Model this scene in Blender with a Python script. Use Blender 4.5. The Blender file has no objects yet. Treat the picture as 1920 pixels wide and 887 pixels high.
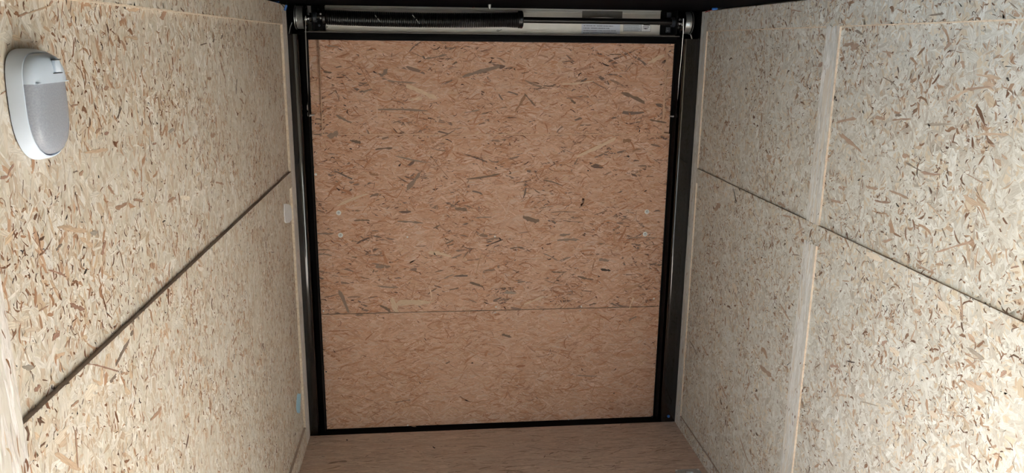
import bpy, bmesh, math, random
import numpy as np
from mathutils import Vector, Matrix

random.seed(11)
scene = bpy.context.scene
COL = scene.collection

# ------------------------------------------------------------------ camera
F_PX = 1460.3                       # focal length in pixels of the 1920 x 887 frame
YAW, PITCH, ROLL = 0.10624, -0.24387, 0.01142
CAM = Vector((0.5574, 0.0, 1.7323))
_cy, _sy, _cp, _sp = math.cos(YAW), math.sin(YAW), math.cos(PITCH), math.sin(PITCH)
FWD = Vector((_sy * _cp, _cy * _cp, _sp))
_r0 = Vector((_cy, -_sy, 0.0)); _u0 = _r0.cross(FWD)
RIGHT = _r0 * math.cos(ROLL) + _u0 * math.sin(ROLL)
UP = _u0 * math.cos(ROLL) - _r0 * math.sin(ROLL)
cam_data = bpy.data.cameras.new('camera')
cam_data.sensor_width = 36.0
cam_data.lens = F_PX / 1920.0 * 36.0
cam_data.clip_start = 0.02
cam = bpy.data.objects.new('camera', cam_data)
COL.objects.link(cam)
cam.matrix_world = Matrix.Translation(CAM) @ Matrix((RIGHT, UP, -FWD)).transposed().to_4x4()
scene.camera = cam

# ------------------------------------------------------------------ daylight
SUN_ELEV, SUN_TURN = math.radians(27), math.radians(12)
world = bpy.data.worlds.new('sky'); scene.world = world
world.use_nodes = True
_wn = world.node_tree.nodes; _wl = world.node_tree.links
_wn.clear()
_sky = _wn.new('ShaderNodeTexSky'); _sky.sky_type = 'NISHITA'
_sky.sun_disc = False; _sky.sun_elevation = SUN_ELEV
_sky.sun_rotation = math.radians(-90) - SUN_TURN
_bg = _wn.new('ShaderNodeBackground'); _bg.inputs['Strength'].default_value = 0.09
_wo = _wn.new('ShaderNodeOutputWorld')
_wl.new(_sky.outputs[0], _bg.inputs[0]); _wl.new(_bg.outputs[0], _wo.inputs[0])

sun_data = bpy.data.lights.new('sun', 'SUN')
sun_data.energy = 8.5; sun_data.angle = math.radians(0.6); sun_data.color = (0.77, 0.91, 1.0)
sun = bpy.data.objects.new('sun', sun_data); COL.objects.link(sun)
_sd = Vector((math.cos(SUN_ELEV) * math.cos(SUN_TURN), math.cos(SUN_ELEV) * math.sin(SUN_TURN), -math.sin(SUN_ELEV)))
sun.rotation_euler = _sd.to_track_quat('-Z', 'Y').to_euler()
sun.location = (-4, -2, 5)

scene.view_settings.view_transform = 'Standard'
scene.view_settings.look = 'None'
scene.view_settings.gamma = 1.0
scene.view_settings.use_curve_mapping = False
scene.view_settings.exposure = 3.08

# ------------------------------------------------------------------ helpers
W, D = 1.691, 3.268          # inner width, distance of the rear posts
DY = D + 0.07                # face of the ramp door
CEIL = 1.872
REC, REC_R = 0.010, 0.006    # panels lie this far behind the strips


def at(px, py, ax, v):
    """point of the plane (axis ax = v) seen at pixel px, py of the 1920 x 887 photograph"""
    d = RIGHT * ((px - 960) / F_PX) - UP * ((py - 443.5) / F_PX) + FWD
    return CAM + d * ((v - CAM[ax]) / d[ax])


def tag(o, label=None, cat=None, group=None, kind=None):
    if label: o['label'] = label
    if cat: o['category'] = cat
    if group: o['group'] = group
    if kind: o['kind'] = kind
    return o


def empty(name, loc=(0, 0, 0)):
    o = bpy.data.objects.new(name, None); COL.objects.link(o)
    o.location = loc; o.empty_display_size = 0.05
    return o


def link(name, me, parent=None):
    o = bpy.data.objects.new(name, me); COL.objects.link(o)
    if parent is not None:
        o.parent = parent
        o.matrix_parent_inverse = Matrix.Translation(parent.location).inverted() if parent.type == 'EMPTY' else parent.matrix_basis.inverted()
    return o


class MB:
    """collects shapes; build() links them as one mesh object"""
    def __init__(s):
        s.bm = bmesh.new()

    def box(s, x0, x1, y0, y1, z0, z1, mi=0, face_axis=None, edge_mi=0, bevel=0.0):
        r = bmesh.ops.create_cube(s.bm, size=1.0)
        vs = r['verts']
        for v in vs:
            v.co = Vector(((x0 + x1) / 2 + v.co.x * (x1 - x0), (y0 + y1) / 2 + v.co.y * (y1 - y0), (z0 + z1) / 2 + v.co.z * (z1 - z0)))
        fs = {f for v in vs for f in v.link_faces}
        for f in fs:
            f.material_index = mi
            if face_axis is not None:
                f.normal_update()
                if abs(f.normal[face_axis]) < 0.5: f.material_index = edge_mi
        if bevel > 0:
            es = list({e for v in vs for e in v.link_edges})
            bmesh.ops.bevel(s.bm, geom=es, offset=bevel, segments=2, affect='EDGES', profile=0.5)
        return s

    def prism(s, outline, ax, a, b, mi=0, edge_mi=None):
        """outline in the two axes other than ax (in order), extruded along ax from a to b"""
        def mk(p, t):
            q = [0, 0, 0]; q[ax] = t
            o = [i for i in range(3) if i != ax]
            q[o[0]], q[o[1]] = p
            return s.bm.verts.new(q)
        A = [mk(p, a) for p in outline]; B = [mk(p, b) for p in outline]
        n = len(outline)
        fa = s.bm.faces.new(A); fb = s.bm.faces.new(list(reversed(B)))
        fa.material_index = fb.material_index = mi
        for i in range(n):
            f = s.bm.faces.new((A[i], B[i], B[(i + 1) % n], A[(i + 1) % n]))
            f.material_index = mi if edge_mi is None else edge_mi
        return s

    def tube(s, pts, r, seg=8, closed=False, radii=None, caps=True):
        pts = [Vector(p) for p in pts]; n = len(pts)
        rings = []; prev = None
        for i, p in enumerate(pts):
            if closed: t = pts[(i + 1) % n] - pts[i - 1]
            else: t = pts[min(i + 1, n - 1)] - pts[max(i - 1, 0)]
            t.normalize()
            if prev is None:
                u = t.orthogonal().normalized()
            else:
                u = (prev - t * prev.dot(t)).normalized()
            prev = u; w = t.cross(u)
            rr = radii[i] if radii else r
            rings.append([s.bm.verts.new(p + (u * math.cos(2 * math.pi * k / seg) + w * math.sin(2 * math.pi * k / seg)) * rr) for k in range(seg)])
        for i in range(n if closed else n - 1):
            a, b = rings[i], rings[(i + 1) % n]
            for k in range(seg):
                s.bm.faces.new((a[k], a[(k + 1) % seg], b[(k + 1) % seg], b[k]))
        if caps and not closed:
            s.bm.faces.new(list(reversed(rings[0]))); s.bm.faces.new(rings[-1])
        return s

    def lathe(s, prof, c, ax, seg=24):
        """prof: list of (distance along ax, radius); c: centre"""
        c = Vector(c)
        e = Vector([1 if i == ax else 0 for i in range(3)])
        u = Vector([1 if i == (ax + 1) % 3 else 0 for i in range(3)]); w = e.cross(u)
        rings = []
        for t, r in prof:
            if r < 1e-6: rings.append([s.bm.verts.new(c + e * t)])
            else: rings.append([s.bm.verts.new(c + e * t + (u * math.cos(2 * math.pi * k / seg) + w * math.sin(2 * math.pi * k / seg)) * r) for k in range(seg)])
        for a, b in zip(rings, rings[1:]):
            for k in range(seg):
                k2 = (k + 1) % seg
                if len(a) == 1 and len(b) == 1: continue
                if len(a) == 1: s.bm.faces.new((a[0], b[k], b[k2]))
                elif len(b) == 1: s.bm.faces.new((a[k], b[0], a[k2]))
                else: s.bm.faces.new((a[k], b[k], b[k2], a[k2]))
        if len(rings[0]) > 1: s.bm.faces.new(rings[0])
        if len(rings[-1]) > 1: s.bm.faces.new(rings[-1])
        return s

    def build(s, name, mats, parent=None, smooth=False):
        bmesh.ops.recalc_face_normals(s.bm, faces=s.bm.faces[:])
        me = bpy.data.meshes.new(name)
        if smooth:
            for f in s.bm.faces: f.smooth = True
        s.bm.to_mesh(me); s.bm.free()
        for m in (mats if isinstance(mats, (list, tuple)) else [mats]): me.materials.append(m)
        if smooth:
            me.set_sharp_from_angle(angle=math.radians(40))
        return link(name, me, parent)


def srgb(r, g, b):
    f = lambda c: (c / 255 / 12.92) if c / 255 <= 0.04045 else ((c / 255 + 0.055) / 1.055) ** 2.4
    return (f(r), f(g), f(b), 1.0)


# ------------------------------------------------------------------ materials
class NT:
    def __init__(s, tree): s.t = tree; s.n = tree.nodes; s.l = tree.links
    def new(s, typ, **kw):
        nd = s.n.new(typ)
        for k, v in kw.items(): setattr(nd, k, v)
        return nd
    def put(s, sock, v):
        if isinstance(v, bpy.types.NodeSocket): s.l.new(v, sock)
        elif v is not None: sock.default_value = v
    def math(s, op, a, b=None, c=None, clamp=False):
        nd = s.new('ShaderNodeMath', operation=op, use_clamp=clamp)
        for i, v in enumerate((a, b, c)):
            if v is not None: s.put(nd.inputs[i], v)
        return nd.outputs[0]
    def vmath(s, op, a, b=None, scale=None):
        nd = s.new('ShaderNodeVectorMath', operation=op)
        s.put(nd.inputs[0], a)
        if b is not None: s.put(nd.inputs[1], b)
        if scale is not None: s.put(nd.inputs['Scale'], scale)
        return nd.outputs[0]
    def noise(s, vec, scale, detail=2.0, rough=0.5, dim='2D'):
        nd = s.new('ShaderNodeTexNoise', noise_dimensions=dim)
        s.put(nd.inputs['Vector'], vec); nd.inputs['Scale'].default_value = scale
        nd.inputs['Detail'].default_value = detail; nd.inputs['Roughness'].default_value = rough
        return nd
    def ramp(s, fac, stops, interp='LINEAR'):
        nd = s.new('ShaderNodeValToRGB'); cr = nd.color_ramp; cr.interpolation = interp
        while len(cr.elements) > 1: cr.elements.remove(cr.elements[-1])
        cr.elements[0].position = stops[0][0]; cr.elements[0].color = stops[0][1]
        for p, c in stops[1:]:
            e = cr.elements.new(p); e.color = c
        s.put(nd.inputs[0], fac); return nd.outputs[0]
    def mix(s, fac, a, b, typ='MIX'):
        nd = s.new('ShaderNodeMix', data_type='RGBA', blend_type=typ)
        s.put(nd.inputs[0], fac); s.put(nd.inputs[6], a); s.put(nd.inputs[7], b)
        return nd.outputs[2]


def new_mat(name):
    m = bpy.data.materials.new(name); m.use_nodes = True
    nt = NT(m.node_tree); nt.n.clear()
    out = nt.new('ShaderNodeOutputMaterial'); b = nt.new('ShaderNodeBsdfPrincipled')
    nt.l.new(b.outputs[0], out.inputs[0])
    return m, nt, b


def board_mat(name, lo, hi, axes, fibre):
    """resin-bound fines between the strands of a board"""
    m, nt, b = new_mat(name)
    geo = nt.new('ShaderNodeNewGeometry')
    p = nt.vmath('MULTIPLY', geo.outputs['Position'], fibre)
    n = nt.noise(p, 160.0, 3.0, 0.6, '3D'); n2 = nt.noise(p, 12.0, 2.0, 0.5, '3D')
    f = nt.math('MULTIPLY_ADD', n2.outputs['Fac'], 0.5, nt.math('MULTIPLY', n.outputs['Fac'], 0.5))
    nt.put(b.inputs['Base Color'], nt.ramp(f, [(0.35, lo), (0.62, hi)]))
    b.inputs['Roughness'].default_value = 0.62; b.inputs['Specular IOR Level'].default_value = 0.3
    return m


def strand_mat():
    """a pressed wood strand: its own colour, with grain along it"""
    m, nt, b = new_mat('pressed_wood_strand')
    ca = nt.new('ShaderNodeAttribute', attribute_name='strand_colour')
    la = nt.new('ShaderNodeAttribute', attribute_name='strand_grain')
    n = nt.noise(nt.vmath('MULTIPLY', la.outputs['Vector'], (45.0, 520.0, 1.0)), 1.0, 2.0, 0.6)
    c = nt.mix(1.0, ca.outputs['Color'], nt.ramp(n.outputs['Fac'], [(0.25, (0.80, 0.785, 0.77, 1)), (0.7, (1.10, 1.10, 1.10, 1))]), 'MULTIPLY')
    nt.put(b.inputs['Base Color'], c)
    b.inputs['Roughness'].default_value = 0.6; b.inputs['Specular IOR Level'].default_value = 0.3
    return m


MAT = {}
MAT['strand'] = strand_mat()
MAT['osb_wall'] = board_mat('wall_board_fines', srgb(200, 188, 168), srgb(216, 208, 194), None, (1, 1, .6))
MAT['osb_strip'] = board_mat('strip_board_fines', srgb(208, 200, 190), srgb(220, 216, 208), None, (1, 1, .25))
MAT['osb_door'] = board_mat('door_board_fines', srgb(200, 162, 134), srgb(212, 178, 152), None, (.3, 1, 1))
MAT['osb_door_low'] = board_mat('lower_door_board_fines', srgb(204, 168, 140), srgb(214, 182, 158), None, (.3, 1, 1))
MAT['osb_floor'] = board_mat('floor_board_fines', srgb(210, 186, 170), srgb(222, 200, 184), None, (.3, 1, 1))

RNG = np.random.default_rng(7)
# a style is (mean angle, [classes]); a class is (strands per square metre, length, width, angle spread, bend, lowest, highest, colours)
_W = [(222, 217, 205), (214, 205, 188), (230, 228, 222), (208, 194, 172), (204, 182, 156), (218, 212, 198), (226, 222, 212)]
_WB = [(204, 178, 152), (194, 162, 136), (182, 146, 118), (208, 188, 162), (198, 178, 154)]
_WD = [(150, 112, 86), (128, 92, 70), (168, 130, 102), (140, 106, 84), (112, 86, 70)]
_WK = [(88, 66, 54), (64, 50, 44), (116, 86, 68), (52, 44, 42)]
WALL = (math.pi / 2, [(1500, .060, .014, .7, .1, .05, .30, _W), (8500, .026, .0058, .7, .25, .1, .5, _W), (1900, .020, .0048, .6, .3, .2, .55, _WB),
                      (2700, .010, .0027, .7, .5, .3, .6, _WD), (1500, .0085, .0012, .7, .9, .35, .65, _WK), (800, .020, .0011, .6, .7, .35, .65, _WD), (420, .019, .0058, .7, .4, .4, .65, _WD + _WB), (420, .024, .008, .7, .3, .25, .5, _WB)])
WALL_R = (1.2, [c[:3] + (c[3] * 1.7,) + c[4:] for c in WALL[1]])
_S = [(230, 228, 228), (222, 218, 214), (234, 232, 234), (216, 210, 204)]
STRIP = (math.pi / 2, [(1500, .110, .010, .12, .05, .05, .3, _S), (4000, .060, .005, .12, .05, .1, .4, _S), (500, .030, .0020, .15, .2, .2, .5, _WB), (700, .012, .0022, .3, .3, .3, .6, _WD)])
_D = [(212, 178, 152), (206, 170, 142), (216, 188, 166), (200, 162, 134), (198, 158, 128), (220, 196, 176), (208, 174, 148)]
_DB = [(186, 140, 108), (176, 130, 100), (192, 150, 118), (180, 144, 120)]
_DG = [(142, 122, 108), (128, 112, 102), (150, 128, 110), (120, 100, 88)]
_DK = [(110, 86, 72), (84, 64, 54), (66, 52, 46), (130, 98, 78)]
DOORS = (0.0, [(1400, .090, .013, .40, .1, .05, .3, _D), (8500, .045, .0046, .45, .2, .1, .5, _D), (3600, .045, .0036, .45, .3, .2, .55, _DB), (420, .050, .0065, .35, .2, .25, .5, _DG),
               (1600, .020, .0022, .6, .5, .3, .6, _DB), (1300, .020, .0013, .6, .6, .35, .65, _DK), (260, .014, .0030, .5, .4, .4, .65, _DK)])
DOORS_LOW = (0.0, [(1400, .090, .013, .40, .1, .05, .3, _D), (8500, .045, .0046, .45, .2, .1, .5, _D), (2800, .045, .0034, .45, .3, .2, .55, _DB),
                   (900, .020, .0018, .6, .5, .3, .6, _DB), (420, .016, .0012, .6, .6, .35, .65, _DK)])
_F = [(222, 200, 184), (214, 190, 174), (226, 206, 190), (208, 182, 164)]
FLOOR = (0.0, [(1500, .130, .009, .12, .05, .05, .3, _F), (3500, .070, .005, .15, .1, .1, .4, _F), (1200, .050, .0022, .2, .2, .2, .5, [(170, 144, 122), (160, 134, 114)]), (350, .016, .0014, .4, .4, .3, .6, _DK)])


def lin(c):
    c = np.asarray(c, float) / 255
    return np.where(c <= 0.04045, c / 12.92, ((c + 0.055) / 1.055) ** 2.4)


def wood_strands(parent, ax, plane, out, u0, u1, v0, v1, style):
    """the pressed strands that make up the face of a board: plane (axis ax = plane), out = +1 or -1 the way the face looks;
    u and v are the other two axes in order"""
    area = (u1 - u0) * (v1 - v0)
    V, C, G, Q = [], [], [], []
    nv = 0
    ph = RNG.uniform(0, 6.28, 6); kx = RNG.uniform(4, 22, 6); ky = RNG.uniform(4, 22, 6)
    for ci, (dens, ln, wd, spread, bend, h0, h1, cols) in enumerate(style[1]):
        n = int(dens * area)
        if n < 1: continue
        u = RNG.uniform(u0 - ln / 3, u1 + ln / 3, n); v = RNG.uniform(v0 - ln / 3, v1 + ln / 3, n)
        if ci >= 2:                                   # darker strands gather in places
            f = sum(np.sin(kx[k] * u + ky[k] * v * (1 if k % 2 else -1) + ph[k]) for k in range(6)) / 3.0
            keep = RNG.uniform(0, 1, n) < np.clip(0.55 + 0.5 * f, 0.12, 1)
            u, v = u[keep], v[keep]; n = len(u)
            if n < 1: continue
        a = style[0] + RNG.normal(0, spread, n)
        flip = RNG.uniform(0, 1, n) < (0.12 if spread > .3 else 0.0)
        a = np.where(flip, RNG.uniform(0, 3.14, n), a)
        L = ln * np.exp(RNG.normal(0, .38, n)); Wd = wd * np.exp(RNG.normal(0, .45, n))
        Wd = np.minimum(Wd, L * .55)
        B = RNG.normal(0, bend, n) * L * .35          # bow of the strand
        t = np.array([-.5, -.2, .2, .5])
        skew = RNG.uniform(-.9, .9, (2, n)) * Wd
        pw = np.stack([RNG.uniform(.05, .9, n), RNG.uniform(.75, 1.1, n), RNG.uniform(.75, 1.1, n), RNG.uniform(.05, .9, n)])
        x = np.zeros((8, n)); y = np.zeros((8, n))
        for k in range(4):
            cx = t[k] * L; cy = B * (t[k] ** 2 * 4 - .5)
            sk = skew[0] if k == 0 else skew[1] if k == 3 else RNG.normal(0, .1, n) * L
            jl = RNG.normal(0, .10, (2, n)) * Wd
            x[k] = cx + sk * .5; y[k] = cy + Wd * .5 * pw[k] + jl[0]
            x[7 - k] = cx - sk * .5; y[7 - k] = cy - Wd * .5 * pw[k] + jl[1]
        ca, sa = np.cos(a), np.sin(a)
        U = np.clip(u + x * ca - y * sa, u0, u1); Vv = np.clip(v + x * sa + y * ca, v0, v1)
        h = RNG.uniform(h0, h1, n) * .001 * np.ones((8, 1))
        P = np.zeros((8, n, 3)); o = [i for i in range(3) if i != ax]
        P[..., o[0]] = U; P[..., o[1]] = Vv; P[..., ax] = plane + out * h
        V.append(P.transpose(1, 0, 2).reshape(-1, 3))
        cc = lin(np.array(cols)[RNG.integers(0, len(cols), n)]) * RNG.uniform(.90, 1.08, (n, 1))
        if ci == 1: cc = cc * .7 + cc.mean(0, keepdims=True) * .3
        if ax == 1: cc = cc * np.array([1.0, .93, .95])
        if ax == 0:                                   # wall boards greyer than the door's; right side's cool skylight put into the colour
            k = (.20 if plane < 1 else .62) if ci < 2 else (.05 if plane < 1 else .25)
            cc = (cc.mean(1, keepdims=True) * k + cc * (1 - k)) * np.array([1.0, .955, .925] if plane < 1 else [.955, .985, .985])
        C.append(np.repeat(np.concatenate([cc, np.ones((n, 1))], 1), 8, 0))
        g = np.stack([x + u * 7.7, y + v * 3.1, np.zeros_like(x)], -1).transpose(1, 0, 2).reshape(-1, 3); G.append(g)
        base = nv + 8 * np.arange(n)[:, None]
        q = np.array([[0, 1, 6, 7], [1, 2, 5, 6], [2, 3, 4, 5]])
        q = q if out * (1 if ax != 1 else -1) < 0 else q[:, ::-1]
        Q.append((base[:, None, :] + q[None]).reshape(-1, 4)); nv += 8 * n
    V = np.concatenate(V).astype(np.float32); C = np.concatenate(C).astype(np.float32); G = np.concatenate(G).astype(np.float32)
    Q = np.concatenate(Q).astype(np.int32)
    me = bpy.data.meshes.new('wood_strands')
    me.vertices.add(len(V)); me.vertices.foreach_set('co', V.ravel())
    me.loops.add(Q.size); me.loops.foreach_set('vertex_index', Q.ravel())
    me.polygons.add(len(Q)); me.polygons.foreach_set('loop_start', np.arange(0, Q.size, 4, dtype=np.int32))
    me.update(calc_edges=True)
    at_ = me.attributes.new('strand_colour', 'FLOAT_COLOR', 'POINT'); at_.data.foreach_set('color', C.ravel())
    at_ = me.attributes.new('strand_grain', 'FLOAT_VECTOR', 'POINT'); at_.data.foreach_set('vector', G.ravel())
    me.materials.append(MAT['strand'])
    return tag(link('wood_strands', me, parent), kind='stuff')


def edge_mat(name, lo, mid, hi):
    m, nt, b = new_mat(name)
    geo = nt.new('ShaderNodeNewGeometry')
    n = nt.noise(geo.outputs['Position'], 90.0, 4.0, 0.7, '3D')
    n2 = nt.noise(geo.outputs['Position'], 14.0, 2.0, 0.5, '3D')
    c = nt.ramp(n.outputs['Fac'], [(0.3, srgb(*lo)), (0.5, srgb(*mid)), (0.7, srgb(*hi))])
    c = nt.mix(nt.math('MULTIPLY', n2.outputs['Fac'], 0.4), c, srgb(*mid))
    nt.put(b.inputs['Base Color'], c); b.inputs['Roughness'].default_value = 0.8
    return m


MAT['edge'] = edge_mat('cut_board_edge', (186, 164, 142), (220, 204, 184), (232, 222, 206))
MAT['edge_dark'] = edge_mat('shaded_board_edge', (160, 144, 134), (184, 168, 156), (198, 184, 170))  # rail edges: shade on the ledges put into the edge colour


def plain(name, col, rough=0.5, metal=0.0, var=0.12, scale=40.0, spec=0.5, bump=0.0, coat=0.0):
    """one colour with slight unevenness"""
    m, nt, b = new_mat(name)
    tc = nt.new('ShaderNodeTexCoord')
    n = nt.noise(tc.outputs['Object'], scale, 3.0, 0.55, '3D')
    lo = tuple(c * (1 - var) for c in col[:3]) + (1,); hi = tuple(min(1, c * (1 + var)) for c in col[:3]) + (1,)
    nt.put(b.inputs['Base Color'], nt.ramp(n.outputs['Fac'], [(0.3, lo), (0.7, hi)]))
    rr = nt.math('MULTIPLY_ADD', n.outputs['Fac'], 0.12, max(0.02, rough - 0.06)); nt.put(b.inputs['Roughness'], rr)
    b.inputs['Metallic'].default_value = metal; b.inputs['Specular IOR Level'].default_value = spec
    b.inputs['Coat Weight'].default_value = coat
    if bump:
        bp = nt.new('ShaderNodeBump'); bp.inputs['Strength'].default_value = bump; bp.inputs['Distance'].default_value = 0.0006
        nt.put(bp.inputs['Height'], n.outputs['Fac']); nt.put(b.inputs['Normal'], bp.outputs[0])
    return m


MAT['black_paint'] = plain('black_gloss_paint', srgb(4, 4, 6), 0.10, 0, 0.15, 6, 0.4, 0.0, 0.7)
MAT['black_matt'] = plain('black_matt_paint', srgb(6, 6, 8), 0.6, 0, 0.2, 30, 0.12)
MAT['rubber'] = plain('black_rubber_seal', srgb(5, 5, 6), 0.7, 0, 0.2, 60, 0.12)
MAT['ceiling'] = plain('black_ceiling_lining', srgb(4, 4, 7), 0.9, 0, 0.2, 12, 0.03)
MAT['alu'] = plain('brushed_aluminium', srgb(232, 232, 228), 0.38, 0.35, 0.05, 20, 0.5)
MAT['alu_dull'] = plain('dull_grey_metal', srgb(120, 118, 116), 0.5, 0.5, 0.1, 30, 0.5)
MAT['steel'] = plain('galvanised_steel', srgb(190, 194, 198), 0.35, 0.85, 0.12, 60, 0.5)
MAT['bracket'] = plain('grey_bracket_steel', srgb(70, 76, 84), 0.45, 0.6, 0.15, 50, 0.5)
MAT['cable'] = plain('silver_wire_cable', srgb(186, 190, 190), 0.32, 0.8, 0.15, 300, 0.5, 0.2)
MAT['spring'] = plain('black_oiled_spring', srgb(12, 12, 15), 0.32, 0.2, 0.2, 80, 0.5)
MAT['paint_mark'] = plain('white_paint_mark', srgb(170, 172, 172), 0.6, 0, 0.2, 200, 0.3)
MAT['red_paint'] = plain('dark_red_paint', srgb(70, 20, 24), 0.45, 0, 0.2, 60, 0.4)
MAT['red_wire'] = plain('red_wire_sleeve', srgb(120, 22, 26), 0.45, 0, 0.1, 60, 0.4)
MAT['black_wire'] = plain('black_wire_sleeve', srgb(12, 12, 14), 0.5, 0, 0.1, 60, 0.4)
MAT['blue'] = plain('blue_plastic', srgb(50, 110, 190), 0.4, 0, 0.1, 60, 0.5)
MAT['plastic'] = plain('white_plastic', srgb(216, 230, 248), 0.38, 0, 0.03, 20, 0.45)
MAT['slot'] = plain('dark_slot', srgb(50, 54, 58), 0.5, 0, 0.1, 60, 0.4)
MAT['tape_white'] = plain('white_tape', srgb(236, 238, 242), 0.55, 0, 0.06, 120, 0.3)
MAT['tape_blue'] = plain('pale_blue_tape', srgb(176, 222, 246), 0.5, 0, 0.12, 260, 0.3)
MAT['washer'] = plain('zinc_washer', srgb(226, 228, 226), 0.4, 0.25, 0.08, 90, 0.5)
MAT['ground'] = plain('pale_concrete', srgb(204, 204, 200), 0.9, 0, 0.08, 3, 0.2)
MAT['skin'] = plain('white_outer_skin', srgb(214, 214, 212), 0.4, 0, 0.04, 4, 0.4)


def lens_mat():
    m, nt, b = new_mat('frosted_clear_lens')
    tc = nt.new('ShaderNodeTexCoord')
    n = nt.noise(tc.outputs['Object'], 420.0, 2.0, 0.5, '3D')
    nt.put(b.inputs['Base Color'], nt.ramp(n.outputs['Fac'], [(0.3, srgb(176, 182, 194)), (0.7, srgb(190, 196, 208))]))
    b.inputs['Transmission Weight'].default_value = 0.30; b.inputs['Roughness'].default_value = 0.22; b.inputs['IOR'].default_value = 1.35
    bp = nt.new('ShaderNodeBump'); bp.inputs['Strength'].default_value = 0.12; bp.inputs['Distance'].default_value = 0.0005
    nt.put(bp.inputs['Height'], n.outputs['Fac']); nt.put(b.inputs['Normal'], bp.outputs[0])
    return m


MAT['lens'] = lens_mat()


def print_mat(name, paper, ink, x0, z0, w, h, rows, seed):
    """rows of small illegible print on a paper label in the plane x-z"""
    m, nt, b = new_mat(name)
    geo = nt.new('ShaderNodeNewGeometry')
    sp = nt.new('ShaderNodeSeparateXYZ'); nt.put(sp.inputs[0], geo.outputs['Position'])
    u = nt.math('DIVIDE', nt.math('SUBTRACT', sp.outputs[0], x0), w)
    v = nt.math('DIVIDE', nt.math('SUBTRACT', sp.outputs[2], z0), h)
    rv = nt.math('MULTIPLY', v, rows)
    row = nt.math('FLOOR', rv); fr = nt.math('SUBTRACT', rv, row)
    cb = nt.new('ShaderNodeCombineXYZ'); nt.put(cb.inputs[0], nt.math('MULTIPLY', u, 30.0)); nt.put(cb.inputs[1], nt.math('MULTIPLY_ADD', row, 7.3, seed))
    n = nt.noise(cb.outputs[0], 1.6, 3.0, 0.7)
    wn = nt.new('ShaderNodeTexWhiteNoise', noise_dimensions='1D'); nt.put(wn.inputs['W'], nt.math('ADD', row, seed))
    inside = nt.math('MULTIPLY', nt.math('GREATER_THAN', u, 0.04), nt.math('LESS_THAN', u, nt.math('MULTIPLY_ADD', wn.outputs['Value'], 0.22, 0.72)))
    line = nt.math('MULTIPLY', nt.math('GREATER_THAN', fr, 0.28), nt.math('LESS_THAN', fr, 0.68))
    k = nt.math('MULTIPLY', nt.math('MULTIPLY', inside, line), nt.math('MULTIPLY', nt.math('GREATER_THAN', n.outputs['Fac'], 0.42), 0.75))
    nt.put(b.inputs['Base Color'], nt.mix(k, paper, ink)); b.inputs['Roughness'].default_value = 0.45
    return m


# ------------------------------------------------------------------ shell of the trailer
YF = -0.80                   # front end, behind the camera


def struct(name, label, cat, root):
    return tag(root, label, cat, None, 'structure')


# floor
fl = MB().box(-0.022, W + 0.022, YF, D, -0.02, 0.0, 0, 2, 1).build('floor', [MAT['osb_floor'], MAT['edge']])
wood_strands(fl, 2, 0.0, 1, 0, W, 2.4, D, FLOOR)
struct('floor', 'brown strand board floor of the trailer', 'floor', fl)
# ceiling
ce = MB().box(-0.05, W + 0.05, YF - 0.03, D + 0.16, CEIL, CEIL + 0.03).build('ceiling', MAT['ceiling'])
struct('ceiling', 'black ceiling along the top edge above the door spring', 'ceiling', ce)
# front end behind the camera
wf = MB().box(-0.05, W + 0.05, YF - 0.03, YF, -0.02, CEIL).build('wall_front', MAT['osb_strip'])
struct('wall_front', 'pale strand board front wall opposite the ramp door', 'wall', wf)

# outer skin behind the ramp door
wb = MB().box(-0.05, W + 0.05, D + 0.16, D + 0.19, -0.05, CEIL + .03).build('wall_rear', MAT['skin'])
struct('wall_rear', 'outer skin of the trailer behind the ramp door', 'wall', wb)


def wall_piece(side, name, y0, y1, z0, z1, depth, parent):
    """board of a side wall: its face lies depth behind the inner wall plane"""
    m = MAT['osb_strip'] if name == 'board_strip' else MAT['osb_wall']
    mb = MB()
    if side < 0: mb.box(-0.022, -depth, y0, y1, z0, z1, 0, 0, 1)
    else: mb.box(W + depth, W + 0.022, y0, y1, z0, z1, 0, 0, 1)
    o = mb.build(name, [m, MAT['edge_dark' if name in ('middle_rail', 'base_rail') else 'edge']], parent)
    if y1 > 0.96 and z1 > 0.05:
        ya = max(y0, 0.94)
        wood_strands(o, 0, -depth if side < 0 else W + depth, -side, ya, y1, z0, z1, STRIP if name == 'board_strip' else WALL if side < 0 else WALL_R)
    return o


OY0, OY1, OZ = 0.12, 0.963, 1.66     # the side doorway in the left wall
sk = MB()
sk.box(-0.05, -0.022, YF, OY0, -0.02, CEIL); sk.box(-0.05, -0.022, OY1, D + 0.16, -0.02, CEIL); sk.box(-0.05, -0.022, OY0, OY1, OZ, CEIL)
WL = sk.build('wall_left', MAT['skin'])
struct('wall_left', 'strand board side wall on the left with the dome light on it', 'wall', WL)
LB, LT = 0.091, 1.793
wall_piece(-1, 'board_strip', 3.175, D, 0.0, 1.866, 0, WL)
SL_near = wall_piece(-1, 'board_strip', OY1, 1.032, 0.0, 1.866, 0, WL)
PL_top = wall_piece(-1, 'top_rail', 1.032, 3.175, LT, 1.866, 0, WL)
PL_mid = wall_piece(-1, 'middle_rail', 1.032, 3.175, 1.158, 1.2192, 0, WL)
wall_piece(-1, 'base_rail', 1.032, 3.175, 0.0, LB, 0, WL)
PL_up = wall_piece(-1, 'wall_panel', 1.032, 3.175, 1.2192, LT, REC, WL)
PL_lo = wall_piece(-1, 'wall_panel', 1.032, 3.175, LB, 1.158, REC, WL)
wall_piece(-1, 'wall_panel', YF, OY0, 0.0, 1.866, 0, WL)
wall_piece(-1, 'wall_panel', OY0, OY1, OZ, 1.866, 0, WL)

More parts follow.
